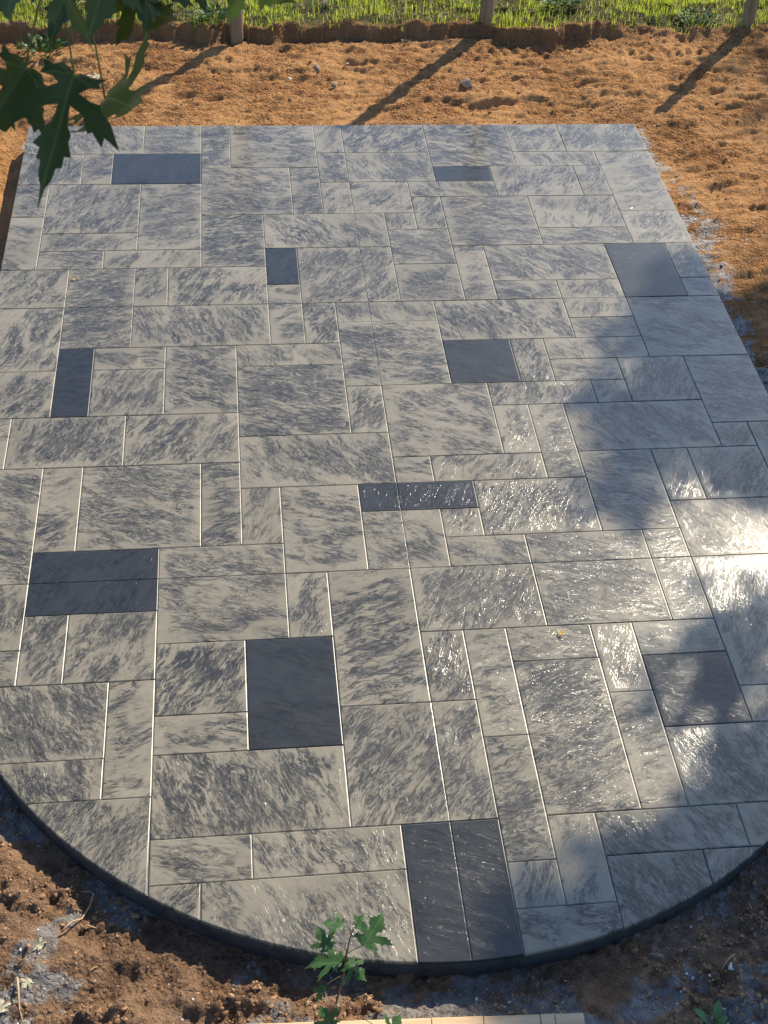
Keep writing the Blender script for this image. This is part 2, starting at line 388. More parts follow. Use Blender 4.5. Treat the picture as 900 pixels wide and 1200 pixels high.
vattr(gme, 'bank', np.exp(-((fy_-by_+.01)/.055)**2)*(1-.6*sstep(2.2, 2.9, fx_)))
ground = link('ground', gme, MS); tag(ground, kind='structure')
def gz_at(x, y): return float(height(np.array([float(x)]), np.array([float(y)]))[0])
def on_ground(px, py):
    z = -.04
    for _ in range(4):
        p = at(px, py, z); z = gz_at(p.x, p.y)
    return at(px, py, z)

# ------------------------------------------------------------------ patio
NARC = 120
outline = [(X1, YC), (X1, Y1), (X0, Y1), (X0, YC)]
for i in range(1, NARC):
    a = math.pi+math.pi*i/NARC; outline.append((XC+RC*math.cos(a), YC+RC*math.sin(a)))
def slab_mesh(inset, top, bot):
    c = Vector((XC, (YC+Y1)/2)); V = []; n = len(outline)
    def shrink(k):
        r = []
        for i, (x, y) in enumerate(outline):
            if y >= YC: r.append((x-math.copysign(k, x-XC), y-(k if y > YC+1 else 0)))
            else:
                q = Vector((x-XC, y-YC)); q *= (RC-k)/q.length; r.append((XC+q.x, YC+q.y))
        return r
    lv = [(shrink(inset), bot), (shrink(inset), top)]
    for pts, z in lv: V += [(x, y, z) for x, y in pts]
    Fc = [(i, (i+1) % n, n+(i+1) % n, n+i) for i in range(n)]
    Fc.append(tuple(n+i for i in range(n)))
    return pymesh('patio', V, Fc)
pme = slab_mesh(.003, -.0065, -.19); pme.materials.append(MEDGE); pme.materials.append(MGROOVE)
pme.polygons[len(pme.polygons)-1].material_index = 1
for p_ in list(pme.polygons)[:-1]: p_.use_smooth = False
patio = link('patio', pme); tag(patio, kind='structure')
def clip(poly, a, b, c):
    """keep the part of a polygon where a*x+b*y<=c"""
    out = []
    for i in range(len(poly)):
        p, q = poly[i], poly[(i+1) % len(poly)]; dp, dq = a*p[0]+b*p[1]-c, a*q[0]+b*q[1]-c
        if dp <= 0: out.append(p)
        if dp*dq < 0:
            t = dp/(dp-dq); out.append((p[0]+(q[0]-p[0])*t, p[1]+(q[1]-p[1])*t))
    return out
def clean(poly, eps=.007):
    out = []
    for p in poly:
        if not out or math.dist(p, out[-1]) > eps: out.append(p)
    if len(out) > 2 and math.dist(out[0], out[-1]) < eps: out.pop()
    return out
def inset(poly, k):
    n = len(poly); r = []
    for i in range(n):
        a, b, c = Vector(poly[i-1]), Vector(poly[i]), Vector(poly[(i+1) % n])
        e1 = (b-a).normalized(); e2 = (c-b).normalized()
        n1 = Vector((-e1.y, e1.x)); n2 = Vector((-e2.y, e2.x)); m_ = n1+n2; den = 1+n1.dot(n2)
        r.append(tuple(b+m_*(k/max(den, .3))))
    return r
def tile_geo(polys, cx, cy, W_, D_):
    V = []; Fc = []; NL = []; TS = (0, .3, .65, 1)
    for poly in polys:
        n = len(poly); base = len(V)
        cols = [(0, -.014)]+[(W_*t, -D_*(1-t)**2) for t in TS]
        for k, z in cols: V += [(x-cx, y-cy, z) for x, y in (inset(poly, k) if k else poly)]
        for k in range(4):
            for i in range(n):
                j = (i+1) % n; Fc.append((base+k*n+i, base+k*n+j, base+(k+1)*n+j, base+(k+1)*n+i))
                fo = Vector((poly[j][1]-poly[i][1], poly[i][0]-poly[j][0], 0)).normalized()
                def nm(t): return (fo*(2*D_/W_*(1-t))+Vector((0, 0, 1))).normalized()
                if k == 0: NL += [fo]*4
                else: NL += [nm(TS[k-1])]*2+[nm(TS[k])]*2
        Fc.append(tuple(base+4*n+i for i in range(n))); NL += [Vector((0, 0, 1))]*n
    me = pymesh('stone_tile', V, Fc, True); me.normals_split_custom_set([tuple(q) for q in NL]); return me
TILES = "1,0,B,-7,-3,41,43;2,0,b,-3,-1,41,43;3,0,a,-1,0,40,43;4,0,h,0,3,40,43;5,0,A,3,4,41,43;6,0,A,4,7,41,43;7,0,b,7,10,40,43;8,0,A,10,12,41,43;9,0,A,12,15,41,43;10,0,A,-7,-5,39,41;11,0,a,-5,-4,39,41;12,1,A,-4,-1,39,41;13,0,b,-1,2,37,40;14,0,a,2,3,37,40;15,0,B,3,4,39,41;16,0,B,4,7,39,41;17,1,h,7,9,39,40;18,0,B,10,13,40,41;19,0,a,13,15,37,41;20,0,A,9,12,38,40;21,0,A,12,13,38,40;22,0,B,6,9,38,39;23,0,A,3,4,37,39;24,0,A,4,6,37,39;25,0,A,6,7,36,38;26,0,A,5,6,36,37;27,0,a,-1,1,34,37;28,0,B,1,5,35,37;29,0,b,5,7,34,36;30,0,b,7,10,35,38;31,0,A,10,13,36,38;32,0,b,10,13,35,36;33,0,A,13,15,35,37;34,0,b,-7,-6,37,39;35,0,b,-7,-6,34,37;36,0,A,-6,-3,36,39;37,0,A,-6,-3,35,36;38,0,a,-3,-1,35,39;39,0,b,-6,-4,34,35;40,0,A,-4,-1,34,35;41,0,A,-7,-5,32,34;42,0,a,-5,-3,30,34;43,0,A,-3,-2,32,34;44,0,A,-2,1,32,34;45,1,A,1,2,33,35;46,0,a,1,2,30,33;47,0,B,-3,1,30,32;48,0,A,2,3,30,32;49,0,A,2,5,32,35;50,0,A,-7,-5,29,32;51,0,A,-7,-5,27,29;52,1,h,-5,-4,27,30;53,0,b,-4,-2,29,30;54,0,A,-4,-2,27,29;55,0,b,-2,0,27,30;56,0,B,0,3,29,30;57,0,b,0,3,26,29;58,0,B,3,6,31,32;59,0,b,3,6,28,31;60,0,b,5,7,32,34;61,0,a,7,8,32,35;62,0,B,8,12,33,35;63,0,b,8,10,32,33;64,0,A,10,12,32,33;65,0,B,6,10,30,32;66,0,A,10,12,31,32;67,0,b,10,12,30,31;68,1,b,12,14,32,35;69,0,A,14,15,33,35;70,0,b,14,15,32,33;71,0,b,12,15,29,32;72,1,b,6,8,28,30;73,0,A,8,9,28,30;74,0,B,9,12,29,30;75,0,b,9,11,28,29;76,0,A,11,13,27,29;77,0,b,13,15,26,29;78,0,A,7,10,27,28;79,0,A,10,11,27,28;80,0,b,4,7,25,28;81,0,A,3,4,26,28;82,0,B,0,4,24,26;83,0,A,7,8,25,27;84,0,a,8,9,24,27;85,0,b,4,5,24,25;86,0,A,5,8,24,25;87,0,B,9,13,25,27;88,0,A,13,14,25,26;89,0,A,14,15,23,26;90,1,A,3,6,23,24;91,0,b,3,5,21,23;92,0,A,5,6,22,23;93,0,A,6,9,22,24;94,0,b,9,11,22,25;95,0,A,11,12,23,25;96,0,A,12,14,23,25;97,0,B,11,15,21,23;98,0,b,5,7,21,22;99,0,b,7,10,19,22;100,0,a,10,11,19,22;101,0,A,11,15,17,21;102,0,A,11,15,16,17;103,0,a,-7,-6,25,27;104,0,A,-6,-3,25,27;105,0,A,-3,0,25,27;106,0,b,-7,-5,21,25;107,0,A,-7,-5,19,21;108,0,b,-7,-5,18,19;109,0,a,-5,-4,22,25;110,0,b,-4,-1,22,25;111,0,a,-1,0,22,25;112,0,A,0,1,22,24;113,0,b,1,3,21,24;114,1,A,-5,-2,20,22;115,0,A,-5,-4,18,20;116,0,A,-4,-2,18,20;117,0,b,-2,1,19,22;118,0,A,1,2,19,21;119,0,a,2,4,17,21;120,0,A,4,7,19,21;121,1,b,0,2,16,19;122,0,A,-2,0,17,19;123,0,b,-2,0,16,17;124,0,B,-7,-3,16,18;125,0,B,-7,-3,15,16;126,0,a,-3,-2,15,18;127,0,A,-7,-2,10,15;128,0,B,-2,2,14,16;129,0,b,-2,0,13,14;130,0,B,0,3,13,14;131,0,B,-1,3,10,13;132,0,A,-2,-1,10,13;133,0,A,2,5,14,17;134,0,A,4,5,17,19;135,0,a,5,6,16,19;136,0,a,5,6,13,16;137,0,b,6,8,18,19;138,0,a,6,8,14,18;139,0,A,8,9,17,19;140,0,a,8,9,14,17;141,0,b,9,11,18,19;142,1,b,9,11,16,18;143,0,B,9,15,14,16;144,1,b,3,5,10,14;145,0,A,5,6,12,13;146,0,A,6,7,12,14;147,0,B,7,10,13,14;148,0,B,7,9,10,13;149,0,A,9,15,10,13;150,0,B,10,15,13,14;151,0,b,5,7,10,12"
G = .0009; CUT = .0005
rt = random.Random(5)
for rec in TILES.split(';'):
    k, d, code, u0, u1, v0, v1 = rec.split(',')
    d = int(d); u0, u1, v0, v1 = [int(q) for q in (u0, u1, v0, v1)]
    jx = [rt.uniform(-.0012, .0012) for _ in range(4)]
    x0, x1, y0, y1 = u0*U+G+jx[0]*.4, u1*U-G+jx[1]*.4, v0*U+G+jx[2]*.4, v1*U-G+jx[3]*.4
    poly = outline
    if u0 > -7: poly = clip(poly, -1, 0, -x0)
    if u1 < 15: poly = clip(poly, 1, 0, x1)
    poly = clip(poly, 0, -1, -y0)
    if v1 < 43: poly = clip(poly, 0, 1, y1)
    poly = clean(poly)
    if len(poly) < 3: continue
    polys = [poly]
    cuts = []
    if u0 < 4 < u1: cuts.append((1, 0, 4*U))
    for vc in (21, 32):
        if v0 < vc < v1: cuts.append((0, 1, vc*U))
    for a, b, c in cuts:
        nw = []
        for q in polys:
            for s in (1, -1):
                r = clean(clip(q, a*s, b*s, c*s-CUT), .003)
                if len(r) > 2: nw.append(r)
        polys = nw
    xs = [p[0] for p in poly]; ys = [p[1] for p in poly]
    cx, cy = (min(xs)+max(xs))/2, (min(ys)+max(ys))/2
    o = link('stone_tile', tile_geo(polys, cx, cy, .0042 if not cuts else .0032, .0020 if not cuts else .0015), MT, patio)
    o.location = (cx, cy, rt.uniform(-.0005, .0005)); o.rotation_euler = (rt.uniform(-.0015, .0015), rt.uniform(-.0015, .0015), 0)
    ang = {'A': 60, 'a': 17, 'B': 120, 'b': 161, 'h': 3}[code]+rt.uniform(-9, 9)
    o['streak'] = math.radians(ang); o['seed'] = rt.uniform(0, 9); o['dark'] = float(d)
    o['hx'] = (max(xs)-min(xs))/2; o['hy'] = (max(ys)-min(ys))/2; o['amount'] = rt.uniform(-.03, .035); o['grainscale'] = rt.uniform(.65, 1.25); o['flaky'] = rt.uniform(.65, 1.0)
    if d: o['label'] = 'charcoal accent stone among the beige ones'

# ------------------------------------------------------------------ wire fence at the back
post_px = [(277, 40, .080, 1.25, (.00, .02)), (567, 30, .084, 1.34, (.045, .02)), (872, 32, .080, 1.13, (.06, .02))]
fence_y = None; fence = None; posts = []
for i, (px, py, dia, hgt, lean) in enumerate(post_px):
    p = at(px, py, .02); posts.append(p)
posts = [posts[0]+(posts[0]-posts[1]), posts[0], posts[1], posts[2], posts[2]+(posts[2]-posts[1])]
info = [(.08, 1.2, (0, .02))]+[(q[2], q[3], q[4]) for q in post_px]+[(.08, 1.2, (.02, 0))]
fence = empty('wire_fence', (posts[2].x, posts[2].y, .0)); tag(fence, 'wire mesh fence on round wooden posts along the grass edge', 'fence')
tops = []
for p, (dia, hgt, lean) in zip(posts, info):
    n = 14; pts = []; rad = []
    base = Vector((p.x, p.y, gz_at(p.x, p.y)-.12))-fence.location
    for k in range(9):
        t = k/8; pts.append(base+Vector((lean[0]*t*hgt, lean[1]*t*hgt, t*(hgt+.12)))+Vector((rng.normal(0, .003), rng.normal(0, .003), 0)))
        rad.append(dia/2*(1.05-.15*t)*(1+rng.normal(0, .02)))
    link('post', tubes('post', [(pts, rad, n)]), MPOST, fence); tops.append((pts[1], pts[-1]))
for k in range(8):
    h = (.19+.14*k)/1.3
    pts = []
    for (a, b) in tops:
        pts.append(a+(b-a)*min(h, .97)+Vector((0, -.041, 0)))
    q = []
    for a, b in zip(pts[:-1], pts[1:]):
        for t in (0, .25, .5, .75): q.append(a+(b-a)*t+Vector((rng.normal(0, .004), rng.normal(0, .004), rng.normal(0, .006))))
    q.append(pts[-1]); link('wire', tubes('wire', [(q, .0008, 5)]), MWIRE, fence)
a0, a1 = tops[0][0], tops[-1][0]; nv = 44
for k in range(1, nv):
    t = k/nv; b = a0+(a1-a0)*t+Vector((0, -.041, .02)); e = b+Vector((rng.normal(0, .01)+.03*t, .02, 1.05))
    link('wire', tubes('wire', [([b, (b+e)/2+Vector((rng.normal(0, .006), 0, 0)), e], .0006, 4)]), MWIRE, fence)

# ------------------------------------------------------------------ grass, straw, brush behind the bank
def blades(name, n, xr, yr, lo, hi, wid, mt, dens=None, lean=.5):
    x = rng.uniform(*xr, n); y = rng.uniform(*yr, n)
    keep = y > bank_y(x)+.005+.03*rng.random(n)
    if dens is not None: keep &= rng.random(n) < dens(x, y)
    x, y = x[keep], y[keep]; n = len(x); z = height(x, y)-.004
    L = rng.uniform(lo, hi, n)*(.55+.9*fbm(x*3, y*3, 91, 2)); an = rng.uniform(0, 2*math.pi, n); ln = np.abs(rng.normal(0, lean, n))
    dx, dy = np.cos(an), np.sin(an); wx, wy = -dy*wid*.5, dx*wid*.5
    P0 = np.column_stack([x, y, z]); W_ = np.column_stack([wx, wy, 0*wx])
    up1 = np.column_stack([dx*ln*.25*L, dy*ln*.25*L, .55*L]); up2 = np.column_stack([dx*ln*.9*L, dy*ln*.9*L, L*np.clip(1-.35*ln, .25, 1)])
    V = np.stack([P0-W_, P0+W_, P0+up1-W_*.75, P0+up1+W_*.75, P0+up2], 1).reshape(-1, 3)
    b = np.arange(n)[:, None]*5
    T = np.concatenate([b+[0, 1, 3], b+[0, 3, 2], b+[2, 3, 4]], 1).reshape(-1, 3)
    return link(name, npmesh(name, V, T), mt)
g = blades('grass', 70000, (-2.6, 5.2), (7.6, 9.4), .028, .075, .0040, MGRASS, lambda x, y: .18+.82*sstep(.38, .55, fbm(x*3.5, y*5, 95, 3))); tag(g, 'short bright green grass along the back fence', 'grass', kind='stuff')
g = blades('dead_grass', 8000, (-2.6, 5.2), (7.6, 9.6), .03, .08, .003, MSTRAW, None, 1.0); tag(g, 'dry straw blades scattered in the green grass', 'dead grass', kind='stuff')
def lance(V, T, p, d, nrm, L, wd):
    d = d.normalized(); s = d.cross(nrm).normalized(); o = len(V)
    V += [p, p+d*L*.35+s*wd, p+d*L*.45, p+d*L*.35-s*wd, p+d*L+Vector((0, 0, -.15*L))]
    T += [(o, o+1, o+2), (o, o+2, o+3), (o+2, o+1, o+4), (o+2, o+4, o+3)]
def weed_clump(px, py, spread, n, L, lab):
    c = at(px, py, .03); c.z = gz_at(c.x, c.y); V = []; T = []; rr = random.Random(int(px*7+py))
    for _ in range(n):
        a = rr.uniform(0, 6.283); r = spread*math.sqrt(rr.random()); p = Vector((r*math.cos(a), r*.7*math.sin(a), rr.uniform(0, .07)))
        d = Vector((math.cos(a)*.8, math.sin(a)*.8, rr.uniform(.2, 1.1))); lance(V, T, p, d, Vector((rr.uniform(-.4, .4), rr.uniform(-.4, .4), 1)), L*rr.uniform(.6, 1.2), L*.22)
    o = link('weed_clump', pymesh('weed_clump', V, T), MWEED); o.location = c
    tag(o, lab, 'weeds', 'leafy weeds along the grass edge')
weed_clump(48, 46, .13, 130, .05, 'dark leafy weed clump at the far left of the grass edge')
weed_clump(246, 30, .10, 110, .055, 'leafy weed clump just left of the left fence post')
weed_clump(655, 18, .10, 110, .055, 'dark weed tuft in the grass right of the middle fence post')
weed_clump(815, 26, .12, 110, .05, 'low weed clump in the grass left of the right fence post')
def brush(x0, x1, y0, y1, n, lab):
    lst = []; rr = random.Random(int(x0*31)+n)
    for _ in range(n):
        p = Vector((rr.uniform(x0, x1), rr.uniform(y0, y1), 0)); p.z = gz_at(p.x, p.y)+rr.uniform(0, .12)
        a = rr.uniform(0, 6.283); L = rr.uniform(.15, .55); e = p+Vector((math.cos(a)*L, math.sin(a)*L*.6, rr.uniform(-.05, .25))); e.z = max(e.z, gz_at(e.x, e.y)+.01)
        m_ = (p+e)/2+Vector((rr.uniform(-.05, .05), rr.uniform(-.05, .05), rr.uniform(0, .08)))
        r0 = rr.uniform(.0025, .007); lst.append((bez(p, m_, e, 4), [r0, r0*.85, r0*.7, r0*.55, r0*.35], 5))
    o = link('brush', tubes('brush', lst), MTWIG); tag(o, lab, 'brush', kind='stuff')
brush(-2.2, -.85, 8.1, 8.9, 120, 'tangle of dead twigs behind the fence at upper left')
brush(2.3, 3.9, 8.25, 9.0, 110, 'tangle of dead twigs behind the fence at upper right')

# ------------------------------------------------------------------ clods, splatter (uncountable)
ICO = bmesh.new(); bmesh.ops.create_icosphere(ICO, subdivisions=1, radius=1); icv = np.array([v.co[:] for v in ICO.verts]); icf = np.array([[v.index for v in f.verts] for f in ICO.faces]); ICO.free()
def clods(name, pts, size, mt, flat=.7):
    n = len(pts); ang = rng.uniform(0, 6.283, n); c, s = np.cos(ang), np.sin(ang)
    base = icv[None]*(1+rng.normal(0, .30, (n, len(icv), 1)))*np.stack([size*rng.uniform(.7, 1.3, n), size*rng.uniform(.7, 1.3, n), size*flat*rng.uniform(.6, 1.1, n)], -1)[:, None]
    X = base[..., 0]*c[:, None]-base[..., 1]*s[:, None]; Y = base[..., 0]*s[:, None]+base[..., 1]*c[:, None]
    V = np.stack([X, Y, base[..., 2]], -1)+pts[:, None]
    T = (icf[None]+(np.arange(n)*len(icv))[:, None, None]).reshape(-1, 3)
    return link(name, npmesh(name, V.reshape(-1, 3), T), mt)
def scatter(n, xr, yr, dens):
    x = rng.uniform(*xr, n); y = rng.uniform(*yr, n); k = (slab_dist(x, y) > .012) & (rng.random(n) < dens(x, y)); x, y = x[k], y[k]
    return np.column_stack([x, y, height(x, y)+.001])
dfront = lambda x, y: sstep(.46, .62, fbm(x*5, y*5, 101, 3))*.9+.05
p1 = scatter(40000, (-1.3, 2.0), (1.2, 3.2), dfront)
dback = lambda x, y: .12+.55*np.exp(-((y-bank_y(x)+.02)/.06)**2)+.5*np.exp(-((y-Y1-.04)/.05)**2)+.25*sstep(.55, .7, fbm(x*3, y*7, 105, 3))
p2 = scatter(16000, (-1.8, 4.2), (6.56, 7.8), dback)
p3 = scatter(5000, (X1, 4.0), (3.2, 6.6), lambda x, y: .25+0*x)
p4 = scatter(500, (-1.8, X0), (3.2, 6.6), lambda x, y: .6+0*x)
pp = np.concatenate([p1, p2, p3, p4]); sz = rng.gamma(1.5, .0016, len(pp))+.0016; pp[:, 2] -= sz*.25
o = clods('soil_clods', pp, np.clip(sz, 0, .010), MCLOD); tag(o, 'loose crumbs of brown clay scattered over the bare soil', 'soil crumbs', kind='stuff')
q1 = np.concatenate([scatter(4000, (-1.3, 2.2), (1.2, 3.0), lambda x, y: slurry(x, y)*.55), scatter(14000, (-.2, 2.75), (2.8, 6.72), lambda x, y: slurry(x, y)*.5)])
o = clods('slurry_crumbs', q1, rng.gamma(1.5, .0015, len(q1))+.0014, MSPLAT, .45); tag(o, 'pale dried concrete splatter beside the patio edge', 'concrete crumbs', kind='stuff')

# ------------------------------------------------------------------ maple leaf shape
HALF = [(0, 0), (.08, -.05), (.20, -.03), (.27, .03), (.42, -.03), (.36, .07), (.40, .13), (.27, .14), (.19, .19), (.33, .25), (.45, .25), (.44, .31), (.55, .35), (.68, .47), (.55, .46), (.54, .53), (.44, .48), (.38, .50), (.28, .42), (.12, .36), (.14, .47), (.22, .53), (.20, .59), (.30, .67), (.20, .68), (.20, .76), (.13, .76), (.11, .85), (.05, .90), (0, 1.03)]
def leaf_mesh(name, fold=.25, droop=.25, curl=.2, seed=0, narrow=1.0):
    rr = random.Random(seed); bm = bmesh.new()
    for s in (1, -1):
        pts = [(x*s*narrow*(1+rr.uniform(-.06, .06)), y+rr.uniform(-.012, .012) if x else y) for x, y in HALF]
        mid = [(0, .8), (0, .6), (0, .36), (0, .18)]
        vs = [bm.verts.new((x, y, 0)) for x, y in pts+mid]
        if s < 0: vs = vs[::-1]
        bm.faces.new(vs)
    bmesh.ops.remove_doubles(bm, verts=bm.verts, dist=.0005)
    bmesh.ops.triangulate(bm, faces=bm.faces[:])
    bmesh.ops.subdivide_edges(bm, edges=[e for e in bm.edges if e.calc_length() > .22], cuts=1)
    bmesh.ops.triangulate(bm, faces=bm.faces[:])
    for v in bm.verts:
        x, y = v.co.x, v.co.y
        v.co.z = abs(x)*fold-droop*y*y-curl*x*x*1.5+.03*math.sin(9*y+4*x+seed)+.02*math.sin(17*x+seed*2)
    me = bpy.data.meshes.new(name); bm.to_mesh(me); bm.free()
    me.polygons.foreach_set('use_smooth', [True]*len(me.polygons)); return me
HALF_B = list(HALF)
HALF_DEEP = [(0, 0), (.06, -.04), (.17, -.03), (.24, .02), (.40, -.02), (.33, .06), (.36, .12), (.22, .13), (.13, .17), (.30, .24), (.44, .25), (.43, .31), (.56, .36), (.74, .52), (.56, .48), (.54, .55), (.43, .47), (.36, .49), (.24, .37), (.07, .30), (.09, .43), (.17, .50), (.15, .56), (.24, .66), (.15, .67), (.16, .76), (.10, .77), (.08, .87), (.03, .93), (0, 1.08)]
HALF[:] = HALF_DEEP
LVD = leaf_mesh('maple_leaf', .35, .22, .45, 6, .62)
HALF[:] = HALF_B
LV = [leaf_mesh('maple_leaf', .22, .20, .15, 1), leaf_mesh('maple_leaf', .35, .35, .35, 2, .9), leaf_mesh('maple_leaf', -.05, .15, .4, 3, 1.05), leaf_mesh('maple_leaf', .5, .3, .3, 4, .7), LVD]
def place_leaf(name, me, base, tip, face, mt, parent=None, twist=0.0):
    y = Vector(tip)-Vector(base); L = y.length; y.normalize(); z = Vector(face)-y*Vector(face).dot(y); z.normalize()
    z = Matrix.Rotation(twist, 3, y)@z; x = y.cross(z)
    m2 = me.copy(); m2.materials.clear(); m2.materials.append(mt)
    o = link(name, m2, None, parent); R = Matrix((x, y, z)).transposed().to_4x4()
    o.matrix_world = Matrix.Translation(Vector(base)-(parent.location if parent else Vector()))@R@Matrix.Scale(L, 4)
    return o
def crown_mesh(name, cl, n_leaf, size, seed, dens=None):
    """many small lobed leaves spread through the given clumps"""
    rr = np.random.default_rng(seed); tot = sum(r**2 for _, r in cl); V = []; T = []
    shape = np.array([(0, 0, 0), (.35, .05, 0), (.22, .3, .03), (.55, .55, 0), (.2, .55, .03), (0, 1, -.05), (-.2, .55, .03), (-.55, .55, 0), (-.22, .3, .03), (-.35, .05, 0)])
    tri = np.array([(0, 1, 2), (0, 2, 4), (2, 3, 4), (0, 4, 6), (4, 5, 6), (0, 6, 8), (6, 7, 8), (0, 8, 9)])
    for i, (c, r) in enumerate(cl):
        k = max(6, int(n_leaf*r*r/tot if dens is None else dens[i]*r*r)); u = rr.normal(0, 1, (k, 3)); u /= np.linalg.norm(u, axis=1)[:, None]
        P = np.array(c)+u*(r*rr.random(k)**.45)[:, None]*np.array([1, 1, .75])
        for p in P:
            d = rr.normal(0, 1, 3)+[0, 0, -.5]; d /= np.linalg.norm(d); e = np.cross(d, rr.normal(0, 1, 3)+[0, 0, 1.2]); e /= np.linalg.norm(e)+1e-6; f = np.cross(e, d)
            s = size*rr.uniform(.7, 1.25); V.append(p+(shape[:, :1]*e+shape[:, 1:2]*d+shape[:, 2:]*f)*s)
    n = len(V); T = (tri[None]+(np.arange(n)*10)[:, None, None]).reshape(-1, 3)
    return npmesh(name, np.concatenate(V), T)

# ------------------------------------------------------------------ shade tree, off to the right, between the sun and the patio
spots = [((850, 385), .36, 3.3), ((800, 325), .16, 3.6), ((890, 460), .38, 3.5), ((800, 425), .32, 3.1), ((870, 525), .26, 3.0), ((755, 500), .22, 2.9), ((735, 570), .18, 3.2), ((930, 400), .35, 3.9), ((940, 540), .30, 3.6), ((770, 380), .20, 3.4), ((830, 480), .26, 3.7), ((690, 470), .08, 3.0), ((885, 345), .16, 3.2),
         ((880, 925), .20, 2.9, 2.2), ((850, 990), .16, 3.0, 2.0), ((815, 990), .12, 3.2), ((885, 1010), .20, 3.2), ((790, 1060), .16, 3.0), ((720, 1130), .20, 3.3), ((830, 1180), .22, 3.6), ((905, 1120), .24, 3.1), ((655, 1090), .07, 3.4), ((690, 1190), .16, 3.1), ((600, 1170), .05, 3.3), ((950, 1060), .25, 3.6), ((970, 950), .22, 3.7), ((770, 1170), .16, 3.2), ((740, 1090), .12, 2.9), ((870, 1080), .14, 3.3), ((700, 1010), .09, 3.1), ((640, 1065), .11, 3.0, 1.3), ((585, 1115), .07, 3.3, 1.2), ((760, 1015), .12, 3.1, 1.4), ((840, 1050), .14, 3.2, 1.8),
         ((905, 585), .10, 3.3, .3), ((885, 735), .25, 3.4, 1.0), ((910, 790), .24, 3.2, .9), ((815, 800), .20, 3.1, 1.0), ((870, 960), .14, 3.2, .9), ((860, 870), .14, 3.3, .7), ((840, 1110), .2, 3.5, 1.2), ((740, 1180), .2, 3.3, 1.2), ((880, 1180), .22, 3.2, 1.4)]
def shade_tree(base, fork, sp, nrest, box, seed, lab):
    base, fork = Vector(base), Vector(fork); t = empty('maple_tree', base); tag(t, lab, 'tree', 'maples beside the patio')
    cl = []; lst = []; dens = []; rr = random.Random(seed)
    for (px, py), r, h, *tau in sp:
        dens.append(1900*(tau[0] if tau else (2.6 if py > 1050 else 1.7)))
        g0 = at(px, py, 0); c = g0+SUN*(h*1.75/SUN.z); cl.append((c-base, r*(1.35 if py > 1050 else 1.15)))
    while nrest:             # the rest of the crown, which shades ground beyond the patio
        c = Vector([rr.uniform(*q) for q in box]); g0 = c-SUN*(c.z/SUN.z)
        if g0.x > 3.3 or g0.y > 7.2: cl.append((c-base, rr.uniform(.3, .5))); dens.append(900); nrest -= 1
    link('trunk', tubes('trunk', [(bez(Vector((0, 0, -.1)), Vector((.12, 0, 1.2)), fork-base, 6), [.13, .115, .10, .095, .09, .085, .08], 10)]), MBARK, t)
    for c, r in cl:
        m_ = ((fork-base)+c)/2+Vector((.15, .1, .1)); lst.append((bez(fork-base, m_, c, 6), [.02, .016, .012, .009, .007, .005, .003], 6))
    link('limbs', tubes('limbs', lst), MBARK, t)
    link('crown', crown_mesh('crown', cl, 0, .085, seed, dens), MCROWN, t)
shade_tree((7.6, 11.2, -.05), (7.5, 11.0, 4.6), [q for q in spots if q[0][1] < 620], 14, ((6.8, 9.8), (10.4, 13), (4.8, 8)), 3, 'leafy maple outside the right picture edge, shading the right rim of the patio')
shade_tree((7.0, 7.8, -.05), (6.9, 7.7, 4.3), [q for q in spots if q[0][1] > 620], 10, ((6.9, 8.8), (6.2, 8.8), (4.6, 7)), 4, 'leafy maple outside the right picture edge, shading the lower right soil')

